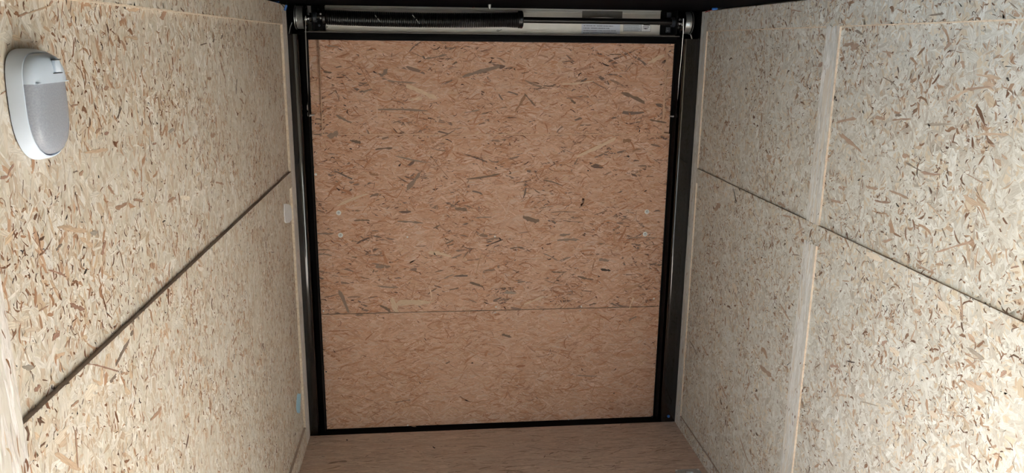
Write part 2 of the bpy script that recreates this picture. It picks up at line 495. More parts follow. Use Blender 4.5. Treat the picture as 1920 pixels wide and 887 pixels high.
WR = MB().box(W + 0.022, W + 0.05, YF, D + 0.16, -0.02, CEIL).build('wall_right', MAT['skin'])
struct('wall_right', 'strand board side wall on the right, brightly lit near its bottom corner', 'wall', WR)
RB, RT = 0.063, 1.788
S1, S2 = 2.128, 2.204
wall_piece(1, 'board_strip', 3.20, D, 0.0, 1.866, 0, WR)
SR_up = wall_piece(1, 'board_strip', S1, S2, 1.2192, RT, 0, WR)
SR_lo = wall_piece(1, 'board_strip', S1, S2, RB, 1.158, 0, WR)
wall_piece(1, 'board_strip', 0.90, 0.976, 1.2192, RT, 0, WR)
wall_piece(1, 'board_strip', 0.90, 0.976, RB, 1.158, 0, WR)
PR_top = wall_piece(1, 'top_rail', YF, 3.20, RT, 1.866, 0, WR)
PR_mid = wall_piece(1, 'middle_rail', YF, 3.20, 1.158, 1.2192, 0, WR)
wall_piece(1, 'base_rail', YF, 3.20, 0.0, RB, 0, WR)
PR_far_up = wall_piece(1, 'wall_panel', S2, 3.20, 1.2192, RT, REC_R, WR)
PR_far_lo = wall_piece(1, 'wall_panel', S2, 3.20, RB, 1.158, REC_R, WR)
PR_up = wall_piece(1, 'wall_panel', 0.976, S1, 1.2192, RT, REC_R, WR)
PR_lo = wall_piece(1, 'wall_panel', 0.976, S1, RB, 1.158, REC_R, WR)
wall_piece(1, 'wall_panel', YF, 0.90, 1.2192, RT, REC_R, WR)
wall_piece(1, 'wall_panel', YF, 0.90, RB, 1.158, REC_R, WR)



def lit_edge_band(side, y0, y1, z0, z1, parent):
    """pale band added along a rail or strip so its lit edge shows"""
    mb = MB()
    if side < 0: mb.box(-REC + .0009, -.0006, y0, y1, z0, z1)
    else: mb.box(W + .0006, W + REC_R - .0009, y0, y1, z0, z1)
    return mb.build('lit_edge_band', MAT['edge'], parent)


lit_edge_band(-1, 1.032, 3.175, LT - .0032, LT - .0002, WL)
lit_edge_band(-1, 3.1718, 3.1748, 1.2194, LT - .0034, WL)
lit_edge_band(1, 0.977, S1, RT - .0032, RT - .0002, WR)
lit_edge_band(1, S2, 3.20, RT - .0032, RT - .0002, WR)

# ground outside the side doorway
gr = MB().box(-14, -0.3, -9, 9, -0.62, -0.55).build('ground', MAT['ground'])
struct('ground', 'pale concrete ground outside the side doorway', 'ground', gr)

# ------------------------------------------------------------------ rear frame round the ramp door
TR = empty('trim_1', (W / 2, D, 0))
struct('trim_1', 'glossy black steel frame around the ramp door', 'door frame', TR)


def post(sgn, xw, wf, r):
    """steel post: front face wf wide from the wall, rounded inner corner, side face running back"""
    pts = [(xw, D + 0.16), (xw, D + 0.0)]
    cx, cyy = xw + sgn * (wf - r), D + r
    for k in range(9):
        a = math.pi / 2 * k / 8
        pts.append((cx + sgn * r * math.sin(a), cyy - r * math.cos(a)))
    pts.append((xw + sgn * wf, D + 0.16))
    return MB().prism(pts, 2, -0.02, 1.756).build('post', MAT['black_paint'], TR, True)


post(1, 0.0005, 0.040, 0.020)
post(-1, W - 0.0005, 0.068, 0.012)
# rubber stops beside the posts, a thin bright lip on each
MB().box(0.0405, 0.066, DY - 0.004, D + 0.15, -0.02, 1.768).build('door_seal', MAT['rubber'], TR)
MB().box(W - 0.0855, W - 0.0685, DY - 0.004, D + 0.15, -0.02, 1.768).build('door_seal', MAT['rubber'], TR)
MB().box(0.0605, 0.0625, D + 0.03, DY - 0.005, 0.0, 1.763, bevel=0.0006).build('seal_lip', MAT['rubber'], TR)
MB().box(W - 0.0790, W - 0.0765, D + 0.02, DY - 0.005, 0.0, 1.763, bevel=0.0006).build('seal_lip', MAT['rubber'], TR)
# header beam, its folded bright edge, threshold
MB().box(0.0675, W - 0.087, D + 0.045, D + 0.15, 1.736, 1.765, bevel=0.002).build('header_beam', MAT['black_matt'], TR, True)
MB().box(0.0605, W - 0.0765, D + 0.040, D + 0.044, 1.7645, 1.7675, bevel=0.0008).build('header_edge', MAT['alu_dull'], TR)
MB().box(0.041, W - 0.069, D + 0.001, D + 0.15, -0.03, -0.012).build('threshold', MAT['rubber'], TR)
MB().box(-0.0215, 0.0003, D + 0.0005, D + 0.16, -0.02, CEIL - 0.001).build('side_plate', MAT['black_matt'], TR)
MB().box(W - 0.0003, W + 0.0215, D + 0.0005, D + 0.16, -0.02, CEIL - 0.001).build('side_plate', MAT['black_matt'], TR)
MB().box(0.0005, 0.06, D + 0.10, D + 0.16, 1.757, CEIL - 0.001).build('corner_plate', MAT['black_matt'], TR)
MB().box(W - 0.06, W - 0.0005, D + 0.10, D + 0.16, 1.757, CEIL - 0.001).build('corner_plate', MAT['black_matt'], TR)

# ------------------------------------------------------------------ ramp door
DOOR = empty('door_1', (W / 2, DY, 0))
struct('door_1', 'closed ramp door faced with two brown strand boards, bolts showing', 'door', DOOR)
dl0, dl1 = 0.0665, W - 0.0865
ztop = 1.735
zs = 0.553
zn = 1.352
out = [(dl0, zs + 0.0014), (dl1, zs + 0.0014), (dl1, zn), (dl1 - 0.026, zn + 0.004), (dl1 - 0.036, ztop), (dl0 + 0.046, ztop), (dl0 + 0.041, zn), (dl0 + 0.03, zn - 0.004), (dl0, zn - 0.002)]
PD_up = MB().prism(out, 1, DY, DY + 0.034, 0, 1).build('door_panel', [MAT['osb_door'], MAT['edge']], DOOR)
PD_lo = MB().box(dl0, dl1, DY, DY + 0.034, -0.006, zs - 0.0014, 0, 1, 1).build('door_panel', [MAT['osb_door_low'], MAT['edge']], DOOR)
# left filler: flush with the board at its foot, set back at its top
_fw = [(dl0, DY + .001, zn - .001), (dl0 + .0405, DY + .001, zn + .001), (dl0 + .0455, DY + .028, ztop), (dl0, DY + .028, ztop),
       (dl0, DY + .0339, zn - .001), (dl0 + .0405, DY + .0339, zn + .001), (dl0 + .0455, DY + .0339, ztop), (dl0, DY + .0339, ztop)]
_fm = bpy.data.meshes.new('filler_strip')
_fm.from_pydata(_fw, [], [(0, 1, 2, 3), (7, 6, 5, 4), (0, 4, 5, 1), (1, 5, 6, 2), (2, 6, 7, 3), (3, 7, 4, 0)]); _fm.update()
_fm.materials.append(MAT['osb_door'])
FS = link('filler_strip', _fm, DOOR)
FS2 = MB().prism([(dl1 - 0.026, zn + 0.005), (dl1, zn + 0.001), (dl1, ztop), (dl1 - 0.036, ztop)], 1, DY + 0.010, DY + 0.0339, 0, 1).build('filler_strip', [MAT['osb_door'], MAT['edge']], DOOR)
MB().box(0.067, W - 0.087, DY + 0.0345, DY + 0.065, -0.012, 1.7355).build('door_core', MAT['black_matt'], DOOR)


wood_strands(PD_up, 1, DY, -1, dl0 + 0.046, dl1 - 0.037, zn, ztop, DOORS)
wood_strands(PD_up, 1, DY, -1, dl0, dl1, zs + .0014, zn - .004, DOORS)
_fs = wood_strands(FS, 1, DY + .001, -1, dl0, dl0 + .0405, zn + .001, ztop, DOORS)
for v in _fs.data.vertices: v.co.y += .027 * (v.co.z - zn) / (ztop - zn)
wood_strands(FS2, 1, DY + .010, -1, dl1 - .026, dl1, zn + .005, ztop, DOORS)
wood_strands(PD_lo, 1, DY, -1, dl0, dl1, -.006, zs - .0014, DOORS_LOW)


def bolt(px, py, r, parent=DOOR):
    p = at(px, py, 1, DY)
    b = MB().lathe([(0, r * 1.0), (-0.0015, r * 1.0), (-0.0018, r * 0.86), (-0.0018, r * 0.62), (-0.0006, r * 0.58)], p, 1, 20).build('bolt_washer', MAT['washer'], parent, True)
    h = MB().lathe([(-0.0006, r * 0.5), (-0.0046, r * 0.46), (-0.0056, r * 0.34), (-0.0056, r * .2), (-0.004, 0)], p, 1, 12).build('bolt_head', MAT['steel'], b, True)
    return b


for px, py in ((635, 399), (638.5, 441), (1213, 397), (1209.5, 439)): bolt(px, py, 0.0108)


def screw(px, py, ax, v, r, parent, m='washer'):
    p = at(px, py, ax, v)
    s = 1 if (ax == 0 and v < 1) else -1
    return MB().lathe([(0, r), (s * 0.0008, r), (s * 0.0014, r * 0.7), (s * 0.0014, r * .35), (s * 0.0006, 0)], p, ax, 12).build('screw', MAT[m], parent, True)


for px, py, r, m in ((592, 327, .0056, 'washer'), (1250.5, 386, .0056, 'washer'), (764, 444.5, .004, 'washer'), (928, 443.5, .004, 'washer'),
                     (606.5, 583.5, .0036, 'washer'), (930, 575.5, .0036, 'washer'), (928.5, 586, .0032, 'steel'), (1090, 575, .0036, 'washer'), (1088, 583, .0032, 'steel'),
                     (1226, 560, .004, 'washer'), (764.5, 797.5, .004, 'washer'), (1066, 786.5, .003, 'steel'), (1222.5, 781, .005, 'slot'), (611.5, 697, .0036, 'slot'), (592, 232, .003, 'slot')):
    screw(px, py, 1, DY, r, DOOR, m)

# ------------------------------------------------------------------ aluminium header panel with its stickers
HP = empty('header_panel', (W / 2, D + 0.07, 1.77))
tag(HP, 'bright aluminium panel behind the torsion spring above the ramp door', 'panel')
HY = D + 0.07
hx0, hx1 = 0.144, 1.536
prof = [(HY, 1.768), (HY, 1.8555), (HY - 0.006, 1.858), (HY - 0.007, 1.861), (HY - 0.005, 1.8635), (HY - 0.004, 1.871), (HY + 0.004, 1.871), (HY + 0.004, 1.768)]
MB().prism(prof, 0, hx0, hx1).build('panel_sheet', MAT['alu'], HP)
# shallow grey light housing bump on the upper lip
a0, a1 = at(1091, 25, 1, HY).x, at(1166, 25, 1, HY).x
hb = MB()
n = 14
o = [(a0, 1.8645)] + [(a0 + (a1 - a0) * k / n, 1.8335 + 0.010 * (2 * k / n - 1) ** 2 * 0 + 0.006 * math.sin(math.pi * k / n)) for k in range(n + 1)] + [(a1, 1.8645)]
hb.prism(o, 1, HY - 0.010, HY - 0.0072).build('lamp_cover', MAT['alu_dull'], HP)
# stickers
p0, p1 = at(1090, 63.5, 1, HY), at(1163, 40, 1, HY)
MB().box(p0.x, p1.x, HY - 0.0012, HY - 0.0002, p0.z, p1.z + 0.004).build('instruction_sticker', print_mat('instruction_print', srgb(206, 214, 228), srgb(96, 100, 116), p0.x, p0.z, p1.x - p0.x, p1.z + 0.004 - p0.z, 6, 2.0), HP)
q0, q1 = at(1169, 58.5, 1, HY), at(1220, 42, 1, HY)
st = MB().box(q0.x - .001, q1.x + .001, HY - 0.0010, HY - 0.0002, q0.z - .001, q1.z + .003).build('warning_sticker', MAT['slot'], HP)
xm = at(1202.5, 50, 1, HY).x
MB().box(q0.x, xm - .0008, HY - 0.0018, HY - 0.0011, q0.z, q1.z + .002).build('sticker_field', print_mat('warning_print', srgb(196, 204, 212), srgb(120, 126, 136), q0.x, q0.z, xm - q0.x, .04, 6, 5.0), st)
MB().box(xm + .0008, q1.x, HY - 0.0018, HY - 0.0011, q0.z, q1.z + .002).build('sticker_field', MAT['tape_white'], st)
bx0, bx1 = at(1206, 50, 1, HY).x, at(1218, 50, 1, HY).x
MB().box(bx0, bx1, HY - 0.0024, HY - 0.0019, at(1210, 47.8, 1, HY).z, at(1210, 43.5, 1, HY).z).build('print_block', MAT['black_wire'], st)
MB().box(bx0 - .002, bx1 - .003, HY - 0.0024, HY - 0.0019, at(1210, 51, 1, HY).z, at(1210, 49.8, 1, HY).z).build('print_line', MAT['slot'], st)
MB().prism([(bx0 - .002, at(1210, 53.6, 1, HY).z), (bx0 + .008, at(1210, 52.7, 1, HY).z), (bx1 - .004, at(1210, 53.4, 1, HY).z), (bx0 + .01, at(1210, 54.8, 1, HY).z)], 1, HY - 0.0024, HY - 0.0019).build('print_mark', MAT['slot'], st)
# rivets and the small hook scratch
for px, py in ((613.5, 50.5), (1234.5, 46)):
    p = at(px, py, 1, HY)
    MB().lathe([(0, .0032), (-.0012, .003), (-.002, .0016), (-.002, 0)], p, 1, 10).build('rivet', MAT['alu_dull'], HP, True)
hk = MB()
c0 = at(933.5, 57.5, 1, HY - .001)
hk.tube([c0 + Vector((math.cos(t) * .0042, 0, math.sin(t) * .003)) for t in np.linspace(0.3, 6.0, 14)] + [at(937, 57, 1, HY - .001), at(941, 55.5, 1, HY - .001)], .0010, 6)
hk.build('wire_hook', MAT['slot'], HP, True)

# ------------------------------------------------------------------ torsion spring on its shaft
AX_Y, AX_Z = D + 0.022, 1.8225
TS = empty('torsion_spring', (W / 2, AX_Y, AX_Z - 0.05))
tag(TS, 'long black torsion spring on a shaft with cable drums above the ramp door', 'door spring')
MB().lathe([(0.05, .0122), (W - 0.05, .0122)], (0, AX_Y, AX_Z + .001), 0, 20).build('shaft', MAT['spring'], TS, True)
sx0, sx1 = 0.152, 0.925
turns = 104
pts = []
nseg = turns * 18
for i in range(nseg + 1):
    t = i / nseg
    x = sx0 + (sx1 - sx0) * t
    sag = -0.0055 * math.sin(math.pi * min(1, max(0, (t - 0.02) / 0.9))) ** 0.8 if 0.02 < t < 0.92 else 0
    a = 2 * math.pi * turns * t
    R_ = 0.0265 + 0.0015 * max(0, (t - 0.93) / 0.07) * 1.5
    pts.append((x, AX_Y + R_ * math.cos(a), AX_Z + sag + R_ * math.sin(a)))
cs = MB().tube(pts, 0.0034, 6).build('spring_coil', MAT['spring'], TS, True)
for xa, za, xb, zb in ((703.5, 29, 712, 39.5), (774, 29, 786, 43.5)):
    pm = MB()
    A, B = at(xa, za, 1, AX_Y - .0305), at(xb, zb, 1, AX_Y - .0305)
    k = 8
    for j in range(k):
        if j in (3,): continue
        c = A.lerp(B, j / (k - 1))
        zz = max(-.028, min(.028, c.z - AX_Z + .005))
        y = AX_Y - math.sqrt(max(0, .0302 ** 2 - zz * zz)) - .0004
        pm.box(c.x - .0014, c.x + .0014, y - .0006, y + .0012, c.z - .0022, c.z + .0022)
    tag(pm.build('paint_mark', MAT['paint_mark'], cs), kind='stuff')
# winding cone with set bolts
wc = MB().lathe([(-0.058, .020), (-0.05, .0255), (-0.022, .029), (-0.02, .035), (-0.004, .0355), (-0.002, .0335), (0, .030), (0, .0135)], (0.943, AX_Y, AX_Z + .002), 0, 22).build('winding_cone', MAT['spring'], TS, True)
for a, m in ((-2.6, 'red_paint'), (-1.55, 'bracket'), (0.6, 'bracket'), (1.9, 'red_paint')):
    c = Vector((0.9345, AX_Y - .034 * math.cos(a + 1.55), AX_Z + .002 + .034 * math.sin(a + 1.55)))
    d = (c - Vector((0.9345, AX_Y, AX_Z + .002))).normalized()
    MB().tube([c - d * .004, c + d * .004], .0042, 6).build('set_bolt', MAT[m], wc)
# stationary cone, left
sc_ = MB().lathe([(0.0, .030), (0.004, .032), (0.012, .030), (0.016, .024), (0.05, .022)], (0.137, AX_Y, AX_Z), 0, 20).build('anchor_cone', MAT['spring'], TS, True)
for zoff in (.012, -.004):
    c = Vector((0.134, AX_Y - .030, AX_Z + zoff))
    MB().lathe([(0, .004), (-.004, .004), (-.005, .002)], c, 1, 6).build('set_bolt', MAT['steel'], sc_)


def drum(x0, sgn):
    """cable drum: grooved barrel wound with cable; x0 = outer side (toward the wall), sgn = direction to the middle"""
    R = 0.0445
    z = AX_Z - .001
    prof = [(0, .012), (0, R + .001), (sgn * .002, R + .0012), (sgn * .0032, R - .004), (sgn * .030, R - .004), (sgn * .033, R + .0025), (sgn * .036, R + .0025),
            (sgn * .039, .036), (sgn * .047, .033), (sgn * .048, .018), (sgn * .062, .018), (sgn * .062, .012)]
    d = MB().lathe(prof, (x0, AX_Y, z), 0, 32).build('cable_drum', MAT['black_paint'], TS, True)
    n = 9; pts = []
    for i in range(n * 28 + 1):
        a = 2 * math.pi * i / 28
        pts.append((x0 + sgn * (.0052 + .0029 * i / 28), AX_Y + (R - .0008) * math.cos(a), z + (R - .0008) * math.sin(a)))
    MB().tube(pts, .00135, 5).build('cable_wrap', MAT['cable'], d, True)
    MB().tube([(x0 + sgn * .0006, AX_Y + (R + .002) * math.cos(a), z + (R + .002) * math.sin(a)) for a in np.linspace(0, 2 * math.pi, 40, endpoint=False)], .0012, 5, closed=True).build('drum_rim', MAT['cable'], d, True)
    for a in (2.5, 3.4, 4.3):
        c = Vector((x0 + sgn * .052, AX_Y + .022 * math.cos(a), z + .022 * math.sin(a)))
        e = Vector((0, math.cos(a), math.sin(a)))
        MB().tube([c - e * .006, c + e * .003], .0036, 6).build('set_bolt', MAT['steel'], d)
    return d


drum(0.0335, 1)
drum(W - 0.0415, -1)
# bearing brackets bolted to the frame
for x0, x1, s in ((0.098, 0.102, 1), (W - 0.111, W - 0.107, -1)):
    br = MB().box(x0, x1, D - 0.012, D + 0.062, 1.772, 1.868, bevel=.001)
    fx0, fx1 = (x1, x1 + .040) if s > 0 else (x0 - .048, x0)
    br.box(fx0, fx1, D + 0.0585, D + 0.062, 1.772, 1.868)
    b = br.build('bearing_bracket', MAT['black_matt'], TS)
    MB().lathe([(-.006, .020), (.006, .020), (.008, .015)], ((x0 + x1) / 2 + s * .008, AX_Y, AX_Z), 0, 18).build('bearing', MAT['bracket'], b, True)
    for zz in (1.792, 1.852):
        xx = (fx0 + fx1) / 2 + (0 if s > 0 else .012)
        if s < 0: MB().box(xx - .011, xx + .008, D + .0555, D + .058, zz - .011, zz + .011, bevel=.001).build('slotted_plate', MAT['bracket'], b)
        MB().lathe([(0, .0055), (-.004, .0055), (-.005, .003)], (xx - .004, D + (.0555 if s < 0 else .0585), zz), 1, 6).build('bracket_bolt', MAT['bracket'], b)

# ------------------------------------------------------------------ lift cables
def lift_cable(pts_px, pin_px, label, s):
    yc = [D + 0.022 - 0.044 if i == 0 else None for i in range(len(pts_px))]
    root = empty('lift_cable', at(pin_px[0], pin_px[1], 1, DY - .01))
    tag(root, label, 'cable', 'cables lifting the ramp door')
    ys = np.linspace(D - 0.0265, DY - 0.014, len(pts_px))
    P = [at(px, py, 1, y) for (px, py), y in zip(pts_px, ys)]
    MB().tube(P, .0016, 6).build('wire_rope', MAT['cable'], root, True)
    e = P[-1]; d = (P[-2] - P[-1]).normalized()
    MB().tube([e + d * .022, e + d * .018, e + d * .002, e - d * .002], .004, 8, radii=[.002, .0044, .0044, .002]).build('ferrule', MAT['washer'], root, True)
    pin = at(pin_px[0], pin_px[1], 1, DY - .012)
    loop = [pin + Vector((math.cos(t) * .005, 0, math.sin(t) * .009)) + d * .004 for t in np.linspace(0, 2 * math.pi, 16, endpoint=False)]
    MB().tube(loop, .0014, 6, closed=True).build('end_loop', MAT['cable'], root, True)
    bp = MB().lathe([(0.014, .003), (-.004, .003), (-.0045, .0062), (-.009, .0062), (-.0105, .003), (-.0105, 0)], pin + Vector((s * .004, 0, 0)), 1, 6)
    bp.build('anchor_bolt', MAT['steel'], root)
    MB().tube([pin + Vector((s * .006, -.002, 0)), pin + Vector((s * .018, .004, 0)), pin + Vector((s * .024, .010, 0))], .004, 8, radii=[.0045, .0035, .0012]).build('cotter_clip', MAT['steel'], root, True)


lift_cable([(573, 30), (573, 60), (575, 110), (577, 160), (577.5, 206)], (579, 216), 'thin silver lift cable down the left edge of the ramp door', 1)
lift_cable([(1281.5, 35), (1281, 62), (1277, 110), (1272, 160), (1268.5, 207)], (1266, 218), 'thin silver lift cable down the right edge of the ramp door', -1)

# loose cable tails on top of the posts
t1 = MB().tube([at(547.5, 42, 1, D - .004), at(544, 52, 1, D - .001), at(541.8, 63.5, 1, D + .004)], .0016, 6).build('cable_tail', MAT['cable'], None, True)
tag(t1, 'short silver cable tail slanting from the left drum to the post top', 'cable')
t2 = MB().tube([at(1295, 65, 1, D - .002), at(1296.5, 70, 1, D + .002), at(1297.3, 73.2, 1, D + .006)], .002, 6).build('cable_tail', MAT['cable'], None, True)
tag(t2, 'short silver cable tail under the right cable drum', 'cable')

# ------------------------------------------------------------------ wires with blue connectors under the ceiling
def connector(p, d, label, wires):
    root = empty('wire_connector', p)
    tag(root, label, 'wire connector')
    p = Vector(p); d = Vector(d).normalized()
    MB().tube([p - d * .011, p - d * .009, p - d * .002, p + d * .002, p + d * .009, p + d * .011], .004, 8, radii=[.003, .0048, .0046, .0046, .0048, .003]).build('connector_sleeve', MAT['blue'], root, True)
    for w, m in wires:
        MB().tube(w, .0016, 6).build('wire', MAT[m], root, True)


pa = at(535.5, 14.5, 1, 3.16)
connector(pa, (0.4, 0, 1), 'blue crimp connector hanging on a black wire by the left drum', [([at(523, 5.5, 1, 3.15), at(529, 9, 1, 3.155), pa - Vector((.003, 0, .002))], 'black_wire'), ([pa, pa + Vector((.006, .004, .02)), pa + Vector((.004, .006, .034))], 'black_wire')])
pb = at(518, 1.5, 1, 3.12)
connector(pb, (1, 0, -.1), 'blue crimp connector at the top edge above the left wall', [([pb + Vector((-.05, -.02, .004)), pb], 'black_wire'), ([pb, pb + Vector((.03, .02, .003))], 'black_wire')])
pc = at(1340, 16.5, 1, 2.98)
connector(pc, (1, 0, .1), 'blue crimp connector on a red wire above the right wall', [([at(1322, 23, 1, 2.98), at(1330, 20, 1, 2.98), pc], 'red_wire'), ([pc, pc + Vector((.02, 0, .004)), pc + Vector((.04, 0, .0105))], 'black_wire')])
pr = [at(x, y, 1, D + .02) for x, y in ((886, 14.5), (892, 11.8), (900, 10.8), (908, 11.5), (914, 12.8), (916, 9))]
rw = MB().tube(pr, .0012, 6).build('hanging_wire', MAT['red_wire'], None, True)
tag(rw, 'thin red wire loop sagging over the middle of the spring', 'wire')
bt = MB().lathe([(CEIL - .0005, .006), (CEIL - .008, .0055), (CEIL - .016, .004), (CEIL - .019, 0)], (at(918, 2, 1, 3.05).x, 3.05, 0), 2, 10).build('ceiling_screw', MAT['steel'], None, True)
tag(bt, 'grey screw tip poking down from the black ceiling', 'screw')
ring = at(1318, 12, 1, 3.17)
eb = MB().tube([ring + Vector((math.cos(t) * .006, 0, math.sin(t) * .006)) for t in np.linspace(0, 6.28, 16, endpoint=False)], .0014, 6, closed=True)
eb.tube([ring + Vector((-.003, 0, .005)), ring + Vector((-.005, 0, .02))], .0014, 6)
eb = eb.build('wire_loop', MAT['bracket'], None, True)
tag(eb, 'small dark metal loop hanging under the ceiling beside the right drum', 'loop')

# ------------------------------------------------------------------ dome light on the left wall
YC, ZM = 1.188, 1.640
DL = empty('dome_light', (-REC, YC, ZM))
tag(DL, 'white plastic dome light with a clear lens mounted on the left wall', 'lamp')


def lamp_outline(s, n=56, a=0.060, hu=0.077, hd=0.080):
    o = []
    for k in range(n):
        t = 2 * math.pi * k / n
        c, sn = math.cos(t), math.sin(t)
        if sn >= 0:
            y = a * math.copysign(abs(c) ** 0.55, c); z = hu * abs(sn) ** 0.55
        else:
            y = a * math.copysign(abs(c) ** 0.85, c); z = -hd * abs(sn) ** 0.80
        if sn < 0: y += 0.006 * abs(sn) ** 2
        o.append((YC + y * s, ZM + z * s))
    return o


def loft(rings, cap=True):
    mb = MB(); R_ = []
    for x, s in rings:
        R_.append([mb.bm.verts.new((x, y, z)) for y, z in lamp_outline(s)])
    n = len(R_[0])
    for a, b in zip(R_, R_[1:]):
        for k in range(n): mb.bm.faces.new((a[k], a[(k + 1) % n], b[(k + 1) % n], b[k]))
    if cap: mb.bm.faces.new(R_[0]); mb.bm.faces.new(R_[-1])
    return mb


x0 = -REC
loft([(x0 + .0002, .97), (x0 + .002, .97)]).build('gasket', MAT['slot'], DL, True)
loft([(x0 + .002, 1.0), (x0 + .006, 1.0), (x0 + .018, .965), (x0 + .0215, .945), (x0 + .022, .925), (x0 + .0205, .915), (x0 + .012, .905), (x0 + .008, .3)]).build('housing', MAT['plastic'], DL, True)
ZSPLIT = 1.670


def half(keep_upper, rings, name, mat):
    mb = loft(rings, False)
    mb.bm.faces.new([v for v in mb.bm.verts][-56:])
    g = mb.bm.verts[:] + mb.bm.edges[:] + mb.bm.faces[:]
    bmesh.ops.bisect_plane(mb.bm, geom=g, plane_co=(0, 0, ZSPLIT), plane_no=(0, 0, 1), clear_inner=keep_upper, clear_outer=not keep_upper)
    es = [e for e in mb.bm.edges if e.is_boundary and all(abs(v.co.z - ZSPLIT) < 1e-5 for v in e.verts)]
    return mb.build(name, mat, DL, True)


dome = [(x0 + .0105, .90), (x0 + .0225, .895), (x0 + .028, .86), (x0 + .032, .78), (x0 + .0345, .65), (x0 + .036, .45), (x0 + .0365, .2)]
half(True, [(x + .0022 if i else x, s * (1.03 if i else 1.0)) for i, (x, s) in enumerate(dome)], 'hood', MAT['plastic'])
MB().box(x0 + .0225, x0 + .0372, YC - .047, YC + .047, ZSPLIT, ZSPLIT + .0012).build('hood_edge', MAT['plastic'], DL)
half(False, dome, 'lens', MAT['lens'])
sw = MB().box(x0 + .0355, x0 + .0405, YC + .004, YC + .020, 1.6845, 1.701, bevel=.0012).build('switch', MAT['plastic'], DL, True)
for z in (1.6825, 1.7015): MB().box(x0 + .0365, x0 + .0392, YC + .000, YC + .026, z, z + .001).build('switch_slot', MAT['slot'], sw)
MB().lathe([(0, .007), (.012, .009), (.02, .006), (.022, 0)], (x0 + .008, YC, ZM - .02), 0, 14).build('bulb', MAT['tape_white'], DL, True)

# ------------------------------------------------------------------ patches and screws on the walls
def patch(name, px, ax, v, th, mat, label, cat):
    P = [at(x, y, ax, 0.0) for x, y in px]
    other = [i for i in range(3) if i != ax]
    o = MB().prism([(p[other[0]], p[other[1]]) for p in P], ax, v + (.0001 if v < 1 else -.0001), v + th).build(name, MAT[mat], None)
    return tag(o, label, cat)


patch('torn_tape', [(536.5, 383), (538, 382), (545, 383), (548.5, 386), (549.5, 391), (551, 396), (550.5, 400), (552.8, 402), (550.5, 405), (550, 412), (546, 417.5), (541, 418.5), (538.5, 417), (537, 400)], 0, -REC, .0035, 'tape_white', 'torn scrap of white tape on the left wall beside the black post', 'tape')
patch('blue_tape', [(561.5, 740), (563, 737.5), (566, 739), (567.8, 737.5), (567.5, 742), (567, 756), (566.5, 770), (565.8, 775), (561.5, 774), (559.8, 766), (560, 752)], 0, -REC, .0020, 'tape_blue', 'narrow scrap of pale blue tape low on the left wall', 'tape')
for i, (px, py, v, par) in enumerate(((539.3, 66, 0, WL), (1310.2, 74, W, WR), (1300, 392, W, WR))):
    screw(px - (.5 if v else -.5), py, 0, v, .0035, par)
cap = at(1253.5, 781.5, 1, D - .002)
bc = MB().lathe([(0, .007), (-.004, .0065), (-.006, .004), (-.0062, 0)], cap + Vector((0, .0019, .002)), 1, 14).build('screw_cap', MAT['blue'], None, True)
tag(bc, 'small blue cap at the foot of the right black post', 'cap')

# ------------------------------------------------------------------ recessed tie-down ring in the floor
TD = empty('tie_down_ring', (1.610, 2.790, 0))
tag(TD, 'galvanised floor tie-down pan at the bottom edge beside the right wall', 'tie-down')


def rrect(cx, cy, hw, hh, r, n=5):
    o = []
    for qx, qy, a0 in ((1, 1, 0), (-1, 1, 90), (-1, -1, 180), (1, -1, 270)):
        for k in range(n + 1):
            a = math.radians(a0 + 90 * k / n)
            o.append((cx + qx * (hw - r) + r * math.cos(a), cy + qy * (hh - r) + r * math.sin(a)))
    return o


mb = MB(); rings = []
for hw, z in ((.054, .0003), (.053, .003), (.045, .0035), (.041, .0012), (.030, .0008)):
    rings.append([mb.bm.verts.new((x, y, z)) for x, y in rrect(1.610, 2.790, hw, hw, hw * .28)])
for a, b in zip(rings, rings[1:]):
    for k in range(len(a)): mb.bm.faces.new((a[k], a[(k + 1) % len(a)], b[(k + 1) % len(a)], b[k]))
mb.bm.faces.new(rings[-1])
mb.build('pan', MAT['steel'], TD, True)
MB().tube([(1.610 + .026 * math.cos(t), 2.786 + .026 * math.sin(t), .0065) for t in np.linspace(0, 2 * math.pi, 28, endpoint=False)], .0045, 8, closed=True).build('ring', MAT['steel'], TD, True)
MB().box(1.594, 1.626, 2.808, 2.820, .001, .013, bevel=.002).build('clamp', MAT['steel'], TD, True)
for sx_ in (-1, 1):
    for sy_ in (-1, 1):
        MB().lathe([(.0034, .005), (.005, .004), (.0054, 0)], (1.610 + sx_ * .047, 2.790 + sy_ * .047, 0), 2, 10).build('pan_screw', MAT['washer'], TD, True)
# ------------------------------------------------------------------ single strands that stand out on the boards
CODE = {'t': (196, 166, 138), 'b': (160, 120, 94), 'r': (148, 102, 82), 'd': (98, 76, 64), 'k': (52, 45, 43), 'g': (146, 136, 126), 'p': (226, 212, 194),
        'T': (184, 144, 114), 'B': (150, 110, 84), 'G': (132, 116, 106), 'D': (98, 80, 70), 'K': (56, 46, 44), 'P': (222, 198, 172)}


